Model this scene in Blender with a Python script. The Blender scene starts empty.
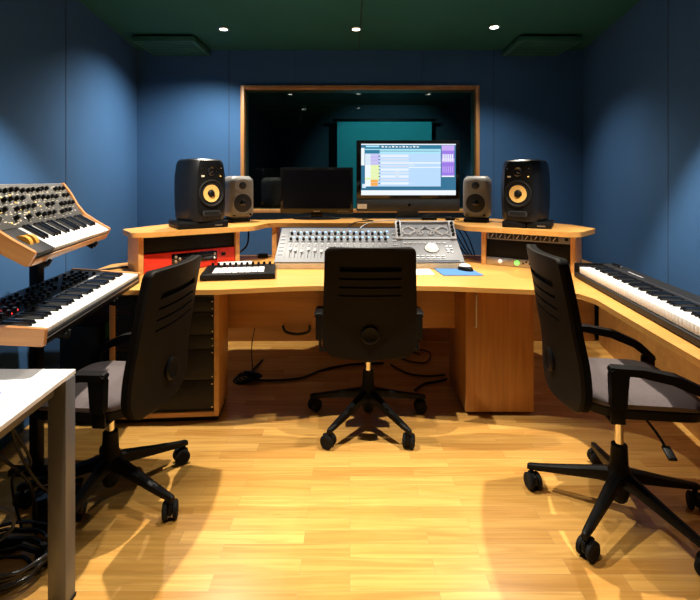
import bpy, bmesh, math, random
from mathutils import Matrix, Vector
random.seed(4)
R = math.radians
C = bpy.context.scene.collection
sc = bpy.context.scene

# ------------------------------------------------------------------ camera, world, exposure
cam_d = bpy.data.cameras.new('camera'); cam = bpy.data.objects.new('camera', cam_d); C.objects.link(cam)
cam.location = (0, 0, 1.36); cam.rotation_euler = (R(90), 0, 0)
cam_d.sensor_width = 36; cam_d.lens = 36*465/700; cam_d.shift_y = -119/700
cam_d.clip_start = 0.05
sc.camera = cam
w = bpy.data.worlds.new('world'); sc.world = w; w.use_nodes = True
w.node_tree.nodes['Background'].inputs[0].default_value = (.35, .5, .8, 1)
w.node_tree.nodes['Background'].inputs[1].default_value = 0.0
sc.view_settings.view_transform = 'Standard'; sc.view_settings.look = 'None'
sc.view_settings.gamma = 1; sc.view_settings.use_curve_mapping = False
sc.view_settings.exposure = 0.5

CEIL = 2.60
# downlights: x, y, power, aim offset x/y, cone degrees
LAMPS = [(-1.03, 3.79, 170, -.60, .0, 130), (.05, 3.79, 68, 0, .0, 120), (1.16, 3.74, 92, 0, -.2, 120),
         (-.86, 2.22, 225, -.05, -.1, 92), (.12, 2.27, 72, 0, 0, 84), (1.12, 2.24, 220, .05, 0, 76),
         (-.80, .85, 45, -.1, 0, 70), (.14, 1.0, 80, 0, 0, 60)]  # front pair: unseen fill added to keep the near floor bright
LAMP_COL = (1.0, .90, .76)
for i, (x, y, p, ax, ay, cone) in enumerate(LAMPS):
    l = bpy.data.lights.new('downlight_beam', 'SPOT'); o = bpy.data.objects.new('downlight_beam', l); C.objects.link(o)
    l.energy = p; l.color = LAMP_COL; l.spot_size = R(cone); l.spot_blend = 1 if i < 3 else .4; l.shadow_soft_size = .018
    o.location = (x, y, CEIL-.03)
    o.rotation_euler = Vector((ax, ay, -2.5)).to_track_quat('-Z', 'Y').to_euler()

# ------------------------------------------------------------------ materials
def mat(name, col, rough=.5, metal=0, emit=None, es=0, noise=0, nscale=30, bump=0, bscale=200, spec=.5, coat=0):
    m = bpy.data.materials.new(name); m.use_nodes = True; nt = m.node_tree; b = nt.nodes['Principled BSDF']
    b.inputs['Base Color'].default_value = (*col, 1); b.inputs['Roughness'].default_value = rough
    b.inputs['Metallic'].default_value = metal; b.inputs['Specular IOR Level'].default_value = spec
    b.inputs['Coat Weight'].default_value = coat
    if emit: b.inputs['Emission Color'].default_value = (*emit, 1); b.inputs['Emission Strength'].default_value = es
    tc = nt.nodes.new('ShaderNodeTexCoord')
    if noise:
        n = nt.nodes.new('ShaderNodeTexNoise'); n.inputs['Scale'].default_value = nscale; n.inputs['Detail'].default_value = 5
        nt.links.new(tc.outputs['Object'], n.inputs['Vector'])
        r = nt.nodes.new('ShaderNodeValToRGB'); r.color_ramp.elements[0].position = .3; r.color_ramp.elements[1].position = .7
        r.color_ramp.elements[0].color = (*[c*(1-noise) for c in col], 1); r.color_ramp.elements[1].color = (*[min(1, c*(1+noise)) for c in col], 1)
        nt.links.new(n.outputs['Fac'], r.inputs['Fac']); nt.links.new(r.outputs['Color'], b.inputs['Base Color'])
    if bump:
        n = nt.nodes.new('ShaderNodeTexNoise'); n.inputs['Scale'].default_value = bscale; n.inputs['Detail'].default_value = 3
        nt.links.new(tc.outputs['Object'], n.inputs['Vector'])
        bp = nt.nodes.new('ShaderNodeBump'); bp.inputs['Strength'].default_value = bump; bp.inputs['Distance'].default_value = .002
        nt.links.new(n.outputs['Fac'], bp.inputs['Height']); nt.links.new(bp.outputs['Normal'], b.inputs['Normal'])
    return m

def wood(name, c1, c2, axis=0, rough=.38, scale=1.0, coat=.15):
    """veneer: fine grain running along one axis, with broad cathedral figure"""
    m = bpy.data.materials.new(name); m.use_nodes = True; nt = m.node_tree; b = nt.nodes['Principled BSDF']
    b.inputs['Roughness'].default_value = rough; b.inputs['Coat Weight'].default_value = coat; b.inputs['Coat Roughness'].default_value = .3
    tc = nt.nodes.new('ShaderNodeTexCoord'); mp = nt.nodes.new('ShaderNodeMapping')
    s = [22*scale]*3; s[axis] = 1.3*scale
    mp.inputs['Scale'].default_value = s
    nt.links.new(tc.outputs['Object'], mp.inputs['Vector'])
    n = nt.nodes.new('ShaderNodeTexNoise'); n.inputs['Scale'].default_value = 1.6; n.inputs['Detail'].default_value = 8; n.inputs['Distortion'].default_value = .6
    nt.links.new(mp.outputs[0], n.inputs['Vector'])
    mp2 = nt.nodes.new('ShaderNodeMapping'); s2 = [5*scale]*3; s2[axis] = .9*scale; mp2.inputs['Scale'].default_value = s2
    nt.links.new(tc.outputs['Object'], mp2.inputs['Vector'])
    n2 = nt.nodes.new('ShaderNodeTexNoise'); n2.inputs['Scale'].default_value = 1.2; n2.inputs['Detail'].default_value = 2
    nt.links.new(mp2.outputs[0], n2.inputs['Vector'])
    mx = nt.nodes.new('ShaderNodeMix'); mx.inputs[0].default_value = .45
    nt.links.new(n.outputs['Fac'], mx.inputs[2]); nt.links.new(n2.outputs['Fac'], mx.inputs[3])
    r = nt.nodes.new('ShaderNodeValToRGB'); r.color_ramp.elements[0].position = .35; r.color_ramp.elements[1].position = .65
    r.color_ramp.elements[0].color = (*c2, 1); r.color_ramp.elements[1].color = (*c1, 1)
    nt.links.new(mx.outputs[0], r.inputs['Fac']); nt.links.new(r.outputs['Color'], b.inputs['Base Color'])
    return m

def floor_mat():
    m = bpy.data.materials.new('oak strip parquet'); m.use_nodes = True; nt = m.node_tree; b = nt.nodes['Principled BSDF']
    b.inputs['Roughness'].default_value = .27; b.inputs['Coat Weight'].default_value = .25; b.inputs['Coat Roughness'].default_value = .12
    tc = nt.nodes.new('ShaderNodeTexCoord')
    def brick(w_, h_, off, fr):
        k = nt.nodes.new('ShaderNodeTexBrick'); k.offset = off; k.offset_frequency = fr
        k.inputs['Scale'].default_value = 1; k.inputs['Brick Width'].default_value = w_; k.inputs['Row Height'].default_value = h_
        k.inputs['Mortar Size'].default_value = .0009; k.inputs['Mortar Smooth'].default_value = .2
        k.inputs['Color1'].default_value = (0, 0, 0, 1); k.inputs['Color2'].default_value = (1, 1, 1, 1); k.inputs['Mortar'].default_value = (.5, .5, .5, 1)
        nt.links.new(tc.outputs['Object'], k.inputs['Vector']); return k
    k = brick(.47, .067, .37, 2)
    mp = nt.nodes.new('ShaderNodeMapping'); mp.inputs['Scale'].default_value = (1.4, 26, 10)
    nt.links.new(tc.outputs['Object'], mp.inputs['Vector'])
    # shift the grain from strip to strip
    ad = nt.nodes.new('ShaderNodeVectorMath'); ad.operation = 'ADD'
    sc_ = nt.nodes.new('ShaderNodeVectorMath'); sc_.operation = 'SCALE'; sc_.inputs['Scale'].default_value = 13
    nt.links.new(k.outputs['Color'], sc_.inputs[0]); nt.links.new(mp.outputs[0], ad.inputs[0]); nt.links.new(sc_.outputs[0], ad.inputs[1])
    n = nt.nodes.new('ShaderNodeTexNoise'); n.inputs['Scale'].default_value = 1.5; n.inputs['Detail'].default_value = 7; n.inputs['Distortion'].default_value = 1.1
    nt.links.new(ad.outputs[0], n.inputs['Vector'])
    r = nt.nodes.new('ShaderNodeValToRGB'); e = r.color_ramp.elements
    e[0].position = .0; e[0].color = (.51, .26, .060, 1); e[1].position = 1; e[1].color = (.69, .40, .108, 1)
    e.new(.5).color = (.60, .33, .082, 1)
    nt.links.new(k.outputs['Color'], r.inputs['Fac'])
    r2 = nt.nodes.new('ShaderNodeValToRGB'); r2.color_ramp.elements[0].position = .35; r2.color_ramp.elements[0].color = (.74, .68, .6, 1)
    r2.color_ramp.elements[1].position = .62; r2.color_ramp.elements[1].color = (1, 1, 1, 1)
    nt.links.new(n.outputs['Fac'], r2.inputs['Fac'])
    mx = nt.nodes.new('ShaderNodeMix'); mx.data_type = 'RGBA'; mx.blend_type = 'MULTIPLY'; mx.inputs[0].default_value = .8
    nt.links.new(r.outputs['Color'], mx.inputs[6]); nt.links.new(r2.outputs['Color'], mx.inputs[7])
    mx2 = nt.nodes.new('ShaderNodeMix'); mx2.data_type = 'RGBA'; mx2.blend_type = 'MIX'
    nt.links.new(k.outputs['Fac'], mx2.inputs[0]); nt.links.new(mx.outputs[2], mx2.inputs[6]); mx2.inputs[7].default_value = (.40, .22, .075, 1)
    nt.links.new(mx2.outputs[2], b.inputs['Base Color'])
    return m

def glass_mat():
    m = bpy.data.materials.new('window glass'); m.use_nodes = True; nt = m.node_tree; nt.nodes.clear()
    out = nt.nodes.new('ShaderNodeOutputMaterial'); mx = nt.nodes.new('ShaderNodeMixShader')
    t = nt.nodes.new('ShaderNodeBsdfTransparent'); t.inputs[0].default_value = (.55, .72, .72, 1)
    g = nt.nodes.new('ShaderNodeBsdfGlossy'); g.inputs['Roughness'].default_value = .0; g.inputs[0].default_value = (1, 1, 1, 1)
    mx.inputs[0].default_value = .05
    nt.links.new(t.outputs[0], mx.inputs[1]); nt.links.new(g.outputs[0], mx.inputs[2]); nt.links.new(mx.outputs[0], out.inputs[0])
    return m

M = dict(
    wall=mat('blue wall fabric', (.034, .102, .238), .85, noise=.07, nscale=1.6, bump=.35, bscale=500, spec=.2),
    seam=mat('wall seam', (.022, .055, .13), .9),
    ceil=mat('green ceiling paint', (.016, .098, .088), .8, noise=.06, nscale=2, spec=.2),
    floor=floor_mat(),
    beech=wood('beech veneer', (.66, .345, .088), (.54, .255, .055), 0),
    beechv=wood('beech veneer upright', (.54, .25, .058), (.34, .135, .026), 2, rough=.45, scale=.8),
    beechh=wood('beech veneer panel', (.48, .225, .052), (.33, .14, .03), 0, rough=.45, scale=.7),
    edge=wood('beech edge band', (.70, .38, .12), (.58, .29, .085), 0, rough=.45),
    frame=wood('oak window frame', (.48, .25, .09), (.34, .16, .05), 2, rough=.4),
    walnut=wood('synth side wood', (.60, .27, .075), (.44, .17, .04), 1, rough=.35, scale=1.5, coat=.3),
    black=mat('black plastic', (.005, .005, .005), .5, bump=.1, bscale=600, spec=.14),
    blackg=mat('black gloss plastic', (.006, .006, .007), .12),
    blackm=mat('black powder coated steel', (.005, .005, .005), .45, spec=.12),
    blackf=mat('black chair fabric', (.005, .0045, .004), .9, spec=.1, noise=.2, nscale=300, bump=.4, bscale=500),
    shell=mat('chair shell plastic', (.010, .008, .006), .6, bump=.15, bscale=700, spec=.10),
    seat=mat('grey seat fabric', (.12, .10, .10), .95, noise=.12, nscale=250, bump=.5, bscale=420, spec=.1),
    chrome=mat('chrome', (.75, .72, .68), .16, metal=1),
    steel=mat('brushed steel', (.5, .5, .52), .35, metal=1, noise=.08, nscale=40),
    alu=mat('satin aluminium table leg', (.17, .175, .19), .45, metal=.5),
    white=mat('white laminate', (.93, .93, .94), .3, noise=.01, nscale=3),
    wkey=mat('white key', (.84, .84, .82), .22),
    bkey=mat('black key', (.008, .008, .009), .2),
    paper=mat('paper', (.82, .81, .78), .8, noise=.02, nscale=9),
    synth=mat('synth panel grey', (.062, .06, .055), .5, noise=.12, nscale=60),
    dark=mat('dark panel', (.011, .011, .012), .5, spec=.3, noise=.1, nscale=50),
    mark=mat('panel print', (.62, .56, .42), .6),
    amber=mat('amber wheel', (.70, .34, .05), .3, emit=(1, .5, .08), es=.0),
    led_r=mat('red led', (.6, .03, .03), .3, emit=(1, .04, .03), es=2.2),
    led_o=mat('amber led', (.8, .5, .1), .3, emit=(1, .6, .15), es=.9),
    led_b=mat('blue led', (.2, .4, .9), .3, emit=(.25, .5, 1), es=1.6),
    led_g=mat('green led', (.2, .8, .2), .3, emit=(.25, 1, .12), es=.7),
    red=mat('red enamel', (.62, .028, .014), .35, noise=.06, nscale=12),
    console=mat('silver console panel', (.15, .157, .17), .5, noise=.03, nscale=30),
    console2=mat('light console button', (.44, .44, .46), .45),
    conside=mat('console base wood reflection', (.42, .30, .17), .5, noise=.08, nscale=20),  # tan colour paints in the desk wood reflected by the base
    krk=mat('studio monitor black', (.006, .0068, .0085), .36, bump=.06, bscale=800, spec=.3),
    portm=mat('port trim', (.03, .031, .034), .4),
    yellow=mat('woven yellow cone', (.78, .47, .13), .55, noise=.15, nscale=400),
    rubber=mat('rubber', (.006, .006, .006), .7, spec=.2),
    gen=mat('grey aluminium speaker body', (.20, .195, .185), .45, metal=.1, noise=.04, nscale=30),
    grille=mat('speaker grille', (.012, .012, .013), .45, metal=.2, noise=.35, nscale=500),
    pad=mat('rubber pad', (.78, .77, .75), .5),
    blue=mat('blue mouse mat', (.05, .17, .42), .8, noise=.05, nscale=90),
    imac=mat('dark grey monitor chin', (.035, .042, .05), .4),
    cable=mat('black cable', (.005, .005, .005), .45, spec=.3),
    lamp=mat('lamp glass', (1, 1, 1), .3, emit=(1, .95, .85), es=6),
    lamp_bright=mat('bright lamp glass', (1, 1, 1), .3, emit=(1, .97, .92), es=30),
    nickel=mat('nickel ring', (.5, .48, .42), .3, metal=1),
    vent=mat('green vent metal', (.022, .11, .09), .5, noise=.05, nscale=10),
    green=mat('green sticker', (.03, .22, .05), .6),
    glass=glass_mat(),
    room2=mat('dark live room wall', (.02, .05, .07), .9, noise=.1, nscale=2),
    teal=mat('teal screen cloth', (.03, .42, .46), .8, noise=.04, nscale=3),
)
def em(name, c, s=1.0):
    return mat('screen '+name, (.01, .01, .01), .25, emit=c, es=s*.72)
S = dict(desk=em('desktop', (.035, .17, .30)), win=em('window', (.50, .72, .98)), bar=em('toolbar', (.03, .20, .33)), light=em('light bar', (.42, .80, .95)),
         lilac=em('lilac', (.55, .52, .88)), yel=em('yellow', (.80, .92, .45)), org=em('orange', (.95, .42, .08)), white=em('white', (.88, .94, 1.0)),
         purp=em('purple', (.34, .20, .80)), purp2=em('pale purple', (.58, .42, .9)), dk=em('ink', (.03, .07, .14)), pale=em('pale', (.68, .80, .93)), cyan=em('cyan', (.30, .72, .85)))

# ------------------------------------------------------------------ mesh helpers
def bx(bm, c, s, bev=0, rot=None, mi=0, seg=2):
    r = bmesh.ops.create_cube(bm, size=1)
    vs = r['verts']; mt = Matrix.Translation(c) @ (rot.to_4x4() if rot else Matrix()) @ Matrix.Diagonal((*s, 1))
    bmesh.ops.transform(bm, matrix=mt, verts=vs)
    fs = list({f for v in vs for f in v.link_faces})
    for f in fs: f.material_index = mi
    if bev:
        es = list({e for v in vs for e in v.link_edges})
        q = bmesh.ops.bevel(bm, geom=es, offset=bev, segments=seg, affect='EDGES', profile=.5)
        for f in q['faces']: f.material_index = mi
def b2(bm, x0, x1, y0, y1, z0, z1, bev=0, mi=0):
    bx(bm, ((x0+x1)/2, (y0+y1)/2, (z0+z1)/2), (x1-x0, y1-y0, z1-z0), bev, mi=mi)
def cyl(bm, p0, p1, r0, r1=None, n=20, mi=0):
    r1 = r0 if r1 is None else r1
    p0 = Vector(p0); p1 = Vector(p1); d = p1-p0
    q = d.to_track_quat('Z', 'Y').to_matrix().to_4x4()
    r = bmesh.ops.create_cone(bm, cap_ends=True, segments=n, radius1=r0, radius2=r1, depth=d.length)
    bmesh.ops.transform(bm, matrix=Matrix.Translation((p0+p1)/2) @ q, verts=r['verts'])
    for f in {f for v in r['verts'] for f in v.link_faces}: f.material_index = mi
def lathe(bm, prof, mt=Matrix(), n=28, mi=0):
    """prof: (radius, z) pairs, spun about z, then placed by mt"""
    rings = []
    for r, z in prof:
        if r < 1e-6: rings.append([bm.verts.new(mt @ Vector((0, 0, z)))])
        else: rings.append([bm.verts.new(mt @ Vector((r*math.cos(2*math.pi*k/n), r*math.sin(2*math.pi*k/n), z))) for k in range(n)])
    for a, b in zip(rings, rings[1:]):
        for k in range(n):
            k2 = (k+1) % n
            if len(a) == 1 and len(b) == 1: continue
            if len(a) == 1: f = bm.faces.new((a[0], b[k], b[k2]))
            elif len(b) == 1: f = bm.faces.new((a[k], a[k2], b[0]))
            else: f = bm.faces.new((a[k], a[k2], b[k2], b[k]))
            f.material_index = mi
def smooth_pts(pts, n=6):
    P = [Vector(p) for p in pts]; out = []
    for i in range(len(P)-1):
        p0 = P[max(i-1, 0)]; p1 = P[i]; p2 = P[i+1]; p3 = P[min(i+2, len(P)-1)]
        for k in range(n):
            t = k/n
            out.append(.5*((2*p1)+(p2-p0)*t+(2*p0-5*p1+4*p2-p3)*t*t+(3*p1-p0-3*p2+p3)*t**3))
    out.append(P[-1]); return out
def tube(bm, pts, r, n=8, sm=6, mi=0):
    P = smooth_pts(pts, sm) if sm else [Vector(p) for p in pts]
    rings = []; up = Vector((0, 0, 1))
    for i, p in enumerate(P):
        t = (P[min(i+1, len(P)-1)]-P[max(i-1, 0)]).normalized()
        a = t.cross(up)
        if a.length < .05: a = t.cross(Vector((1, 0, 0)))
        a.normalize(); b = t.cross(a)
        rr = r[i] if isinstance(r, list) else r
        rings.append([bm.verts.new(p+rr*(math.cos(2*math.pi*k/n)*a+math.sin(2*math.pi*k/n)*b)) for k in range(n)])
    for a, b in zip(rings, rings[1:]):
        best = min(range(n), key=lambda s: sum((a[k].co-b[(k+s) % n].co).length for k in range(n)))
        for k in range(n):
            f = bm.faces.new((a[k], a[(k+1) % n], b[(k+1+best) % n], b[(k+best) % n])); f.material_index = mi
    bm.faces.new(rings[0]); bm.faces.new(rings[-1])
def prism(bm, pts, z0, z1, mt=Matrix(), bev=0, mi=0):
    lo = [bm.verts.new(mt @ Vector((x, y, z0))) for x, y in pts]; hi = [bm.verts.new(mt @ Vector((x, y, z1))) for x, y in pts]
    fs = [bm.faces.new(lo), bm.faces.new(hi)]
    n = len(pts)
    for k in range(n): fs.append(bm.faces.new((lo[k], lo[(k+1) % n], hi[(k+1) % n], hi[k])))
    for f in fs: f.material_index = mi
    if bev:
        es = list(fs[0].edges)+list(fs[1].edges)
        bmesh.ops.bevel(bm, geom=es, offset=bev, segments=2, affect='EDGES')
# plane with profile axis: maps (x,y)->(local y, local z) extruded along local x
YZ = Matrix(((0, 0, 1, 0), (1, 0, 0, 0), (0, 1, 0, 0), (0, 0, 0, 1)))
XZ = Matrix(((1, 0, 0, 0), (0, 0, -1, 0), (0, 1, 0, 0), (0, 0, 0, 1)))   # disc facing -y

def NB(): return bmesh.new()
def mk(name, bm, m, parent=None, smooth=35, loc=None, rot=None):
    bmesh.ops.recalc_face_normals(bm, faces=bm.faces)
    me = bpy.data.meshes.new(name); bm.to_mesh(me); bm.free()
    for mm in (m if isinstance(m, (list, tuple)) else [m]): me.materials.append(mm)
    if smooth:
        me.shade_smooth(); me.set_sharp_from_angle(angle=R(smooth))
    o = bpy.data.objects.new(name, me); C.objects.link(o)
    if parent: o.parent = parent
    if loc: o.location = loc
    if rot: o.rotation_euler = rot
    return o
def inst(src, parent, loc, name=None, rot=None):
    o = src.copy(); C.objects.link(o); o.parent = parent; o.location = loc
    if rot: o.rotation_euler = rot
    return o
def thing(name, label, cat, loc=(0, 0, 0), rotz=0, group=None, tilt=0):
    o = bpy.data.objects.new(name, None); C.objects.link(o); o.location = loc; o.rotation_euler = (tilt, 0, rotz)
    o.empty_display_size = .05
    o['label'] = label; o['category'] = cat
    if group: o['group'] = group
    return o
def tag(o, label, cat, group=None):
    o['label'] = label; o['category'] = cat
    if group: o['group'] = group
    return o
def struct(name, bm, m, parent=None, smooth=0):
    o = mk(name, bm, m, parent, smooth)
    if not parent: o['kind'] = 'structure'
    return o
def cat_round(pts, rad, n=6):
    """round the corners of a closed polygon; rad may be a list"""
    out = []; k = len(pts)
    for i in range(k):
        p0 = Vector(pts[i-1]); p = Vector(pts[i]); p1 = Vector(pts[(i+1) % k]); r = rad[i] if isinstance(rad, list) else rad
        if r <= 0: out.append(tuple(p)); continue
        a = (p0-p).normalized(); b = (p1-p).normalized(); ang = a.angle(b); t = min(r/math.tan(ang/2), .49*(p0-p).length, .49*(p1-p).length)
        s = p+a*t; e = p+b*t
        for j in range(n+1):
            u = j/n; out.append(tuple((1-u)**2*s+2*u*(1-u)*p+u*u*e))
    return out

# ------------------------------------------------------------------ the room
BACK = 4.40
def xl(y): return -2.015+.124*(BACK-y)       # left wall line
def xr(y): return 2.205-.176*(BACK-y)
FRONT = -1.6
bm = NB(); prism(bm, [(-2.4, FRONT-.2), (2.6, FRONT-.2), (2.6, BACK+.1), (-2.4, BACK+.1)], -.06, 0); struct('floor', bm, M['floor'])
bm = NB(); prism(bm, [(-2.4, FRONT-.2), (2.6, FRONT-.2), (2.6, BACK+.1), (-2.4, BACK+.1)], CEIL, CEIL+.1); struct('ceiling', bm, M['ceil'])
yk = 1.0
bm = NB(); prism(bm, [(xl(BACK), BACK), (xl(yk), yk), (xl(yk), FRONT), (xl(yk)-.15, FRONT), (xl(yk)-.15, yk), (xl(BACK)-.15, BACK)], 0, CEIL); struct('wall_left', bm, M['wall'])
bm = NB(); prism(bm, [(xr(BACK), BACK), (xr(yk), yk), (xr(yk), FRONT), (xr(yk)+.15, FRONT), (xr(yk)+.15, yk), (xr(BACK)+.15, BACK)], 0, CEIL); struct('wall_right', bm, M['wall'])
bm = NB(); b2(bm, xl(yk)-.1, xr(yk)+.1, FRONT-.15, FRONT, 0, CEIL); struct('wall_front', bm, M['wall'])
WX0, WX1, WZ0, WZ1 = -1.03, 1.22, 1.06, 2.26
bm = NB()
b2(bm, xl(BACK)-.15, WX0, BACK, BACK+.16, 0, CEIL); b2(bm, WX1, xr(BACK)+.15, BACK, BACK+.16, 0, CEIL)
b2(bm, WX0, WX1, BACK, BACK+.16, 0, WZ0); b2(bm, WX0, WX1, BACK, BACK+.16, WZ1, CEIL)
struct('wall_back', bm, M['wall'])
# seams between the fabric wall panels
n = 0
def seam(p, q, wd=.006, zz=(0.0, CEIL)):
    global n
    n += 1
    b = NB(); d = (Vector(q)-Vector(p)).normalized()
    bx(b, ((p[0]+q[0])/2, (p[1]+q[1])/2, (zz[0]+zz[1])/2), ((Vector(q)-Vector(p)).length, .004, zz[1]-zz[0]), rot=Matrix.Rotation(math.atan2(d.y, d.x), 3, 'Z'))
    struct('trim_%d' % n, b, M['seam'])
for y in (3.017, 1.5): seam((xl(y)+.001, y-.004), (xl(y+.008)+.001, y+.004))
for y in (2.816, 1.7): seam((xr(y)-.001, y-.004), (xr(y+.008)-.001, y+.004))
for x in (-1.145, 1.36): seam((x-.004, BACK-.001), (x+.004, BACK-.001))
for x in (-.52, .68): seam((x-.003, BACK-.001), (x+.003, BACK-.001), zz=(WZ1+.03, CEIL))
n += 1; bm = NB(); b2(bm, .078, .088, .5, BACK, CEIL-.003, CEIL+.001); struct('trim_%d' % n, bm, mat('ceiling seam', (.008, .03, .025), .9))
# wooden ledge box along the foot of the back wall, behind the desk
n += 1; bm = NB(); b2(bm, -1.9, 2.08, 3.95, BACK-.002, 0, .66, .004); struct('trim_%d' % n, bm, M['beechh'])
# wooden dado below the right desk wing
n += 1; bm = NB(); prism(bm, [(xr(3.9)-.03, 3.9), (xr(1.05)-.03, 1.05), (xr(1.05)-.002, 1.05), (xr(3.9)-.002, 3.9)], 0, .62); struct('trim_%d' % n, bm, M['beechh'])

# window to the live room
wo = thing('window_1', '', 'window'); del wo['label']; del wo['category']; wo['kind'] = 'structure'
bm = NB(); fw = .034
for (x0, x1, z0, z1) in ((WX0, WX0+fw, WZ0, WZ1), (WX1-fw, WX1, WZ0, WZ1), (WX0+fw, WX1-fw, WZ0, WZ0+fw), (WX0+fw, WX1-fw, WZ1-fw, WZ1)):
    b2(bm, x0, x1, BACK-.03, BACK+.17, z0, z1, .003)
mk('window_frame', bm, M['frame'], wo)
bm = NB(); b2(bm, WX0+fw, WX1-fw, BACK+.03, BACK+.036, WZ0+fw, WZ1-fw); mk('window_pane', bm, M['glass'], wo, 0)
# live room seen through the glass
bm = NB()
bm.free()
for nm, q_ in (('wall_live_room_back', (-2.6, 3.0, 7.6, 7.7, 0, CEIL)), ('wall_live_room_left', (-2.7, -2.6, BACK+.16, 7.7, 0, CEIL)), ('wall_live_room_right', (3.0, 3.1, BACK+.16, 7.7, 0, CEIL)),
               ('ceiling_live_room', (-2.7, 3.1, BACK+.16, 7.7, CEIL, CEIL+.1)), ('floor_live_room', (-2.7, 3.1, BACK+.16, 7.7, -.06, 0))):
    bm = NB(); b2(bm, *q_); struct(nm, bm, M['room2'])
t = thing('projection_screen', 'teal projection screen seen through the dark control room window', 'screen', (.58, 7.3, 0))
bm = NB(); b2(bm, -.78, .70, -.01, .01, .75, 2.29); mk('cloth', bm, M['teal'], t)
bm = NB(); b2(bm, -.85, .78, -.03, .03, 2.29, 2.335, .01); mk('housing', bm, M['blackm'], t)
for x in (-.7, .65):
    bm = NB(); cyl(bm, (x, 0, 0), (x, 0, .75), .02); mk('leg', bm, M['blackm'], t)
ld = bpy.data.lights.new('screen_fill_light', 'SPOT'); lo = bpy.data.objects.new('screen_fill_light', ld); C.objects.link(lo)  # unseen spot added to light the teal cloth
ld.energy = 60; ld.color = (.75, .95, 1); ld.spot_size = R(75); ld.spot_blend = .5; ld.shadow_soft_size = .05
lo.location = (.6, 5.6, 2.5); lo.rotation_euler = Vector((0, 1.7, -.9)).to_track_quat('-Z', 'Y').to_euler()

# ceiling downlights
side = ['left', 'middle', 'right']
rows = ['back row above the desk', 'row above the chairs', 'unseen fill row added nearest the viewer']
for i, (x, y, p, ax, ay, cone) in enumerate(LAMPS):
    t = thing('ceiling_downlight', '%s round recessed ceiling downlight of the %s' % (side[i % 3], rows[i//3]), 'ceiling light', (x, y, CEIL), group='recessed downlights')
    bm = NB(); lathe(bm, [(.032, -.001), (.032, -.006), (.046, -.008), (.05, -.004), (.05, 0)]); mk('ring', bm, M['nickel'], t)
    bm = NB(); lathe(bm, [(0, -.004), (.031, -.004), (.031, -.001), (0, -.001)]); mk('lamp', bm, M['lamp_bright' if i == 2 else 'lamp'], t)
# vents
for x0, x1, lb in ((-1.84, -1.31, 'dark green ceiling vent box in the left back corner'), (1.43, 1.95, 'dark green ceiling vent box in the right back corner')):
    t = thing('ceiling_vent', lb, 'vent', ((x0+x1)/2, 4.14, CEIL)); h = (x1-x0)/2
    bm = NB(); b2(bm, -h, h, -.23, .24, -.065, -.018, .004); mk('vent_box', bm, M['vent'], t)
    bm = NB()
    for k in range(9): b2(bm, -h+.03, h-.03, -.2+k*.05, -.19+k*.05, -.071, -.0655)
    mk('grille', bm, M['vent'], t)
    bm = NB(); b2(bm, -h+.03, h-.03, -.19, .2, -.0175, -.0005); mk('duct_collar', bm, M['blackm'], t)

# ------------------------------------------------------------------ desk
DZ = .78; TH = .026
t = thing('studio_desk', 'long beech corner desk worktop with a right-hand wing under the black piano keyboard', 'desk', (0, 0, 0))
out = [(-1.66, 2.52), (-1.30, 2.47), (-.72, 2.475), (-.3, 2.56), (.11, 2.585), (.52, 2.56), (.85, 2.50), (1.0, 2.47),
       (1.17, 2.42), (1.205, 2.28), (1.155, 1.75), (1.10, 1.12), (1.42, 1.12), (1.665, 2.92), (1.62, 3.25), (1.35, 3.62), (-1.2, 3.62), (-1.66, 3.25)]
rad = [.04, .3, .3, .5, .5, .5, .3, .1, .1, .1, .3, .03, .03, .1, .1, .1, .1, .1]
bm = NB(); prism(bm, cat_round(out, rad), DZ-TH, DZ, bev=.003); mk('worktop', bm, M['beech'], t, 25)
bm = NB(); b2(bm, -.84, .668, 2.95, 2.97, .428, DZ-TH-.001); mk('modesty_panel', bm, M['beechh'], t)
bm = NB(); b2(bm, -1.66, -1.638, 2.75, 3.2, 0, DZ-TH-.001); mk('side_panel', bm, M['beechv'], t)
bm = NB(); prism(bm, [(1.36, 1.22), (1.41, 1.22), (1.41, 1.25), (1.36, 1.25)], 0, DZ-TH-.001); mk('leg', bm, M['alu'], t)

# rack cabinet, left
t = thing('rack_cabinet', 'beech rack cabinet with black blanking panels below the left of the desk', 'cabinet', (-1.038, 2.60, 0), R(4))
HW = .298; top = DZ-TH-.002
bm = NB(); b2(bm, HW-.026, HW, 0, .28, .035, top, .001); mk('side_panel', bm, M['edge'], t)
bm = NB(); b2(bm, -HW, -HW+.026, 0, .28, .035, top, .001); mk('side_panel', bm, M['edge'], t)
bm = NB(); b2(bm, -HW+.026, HW-.026, 0, .28, .035, .062, .001); mk('bottom_panel', bm, M['edge'], t)
bm = NB(); b2(bm, -HW+.026, HW-.026, .26, .28, .062, top); mk('back_panel', bm, M['blackm'], t)
bm = NB(); b2(bm, -HW+.01, HW-.01, .03, .27, 0, .035); mk('plinth', bm, M['black'], t)
zz = [.064, .235, .41, .49, .62, .70, top-.002]
for a, b in zip(zz, zz[1:]):
    bm = NB(); b2(bm, -HW+.028, HW-.028, .012, .018, a+.002, b-.002, .0015); p = mk('rack_panel', bm, M['dark'], t)
    bm = NB()
    for sx in (-1, 1):
        for z in (a+.02, b-.02): lathe(bm, [(0, .004), (.0045, .003), (.005, 0)], Matrix.Translation((sx*(HW-.038), .012, z)) @ XZ, 10)
    mk('screws', bm, M['chrome'], p)

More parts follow.
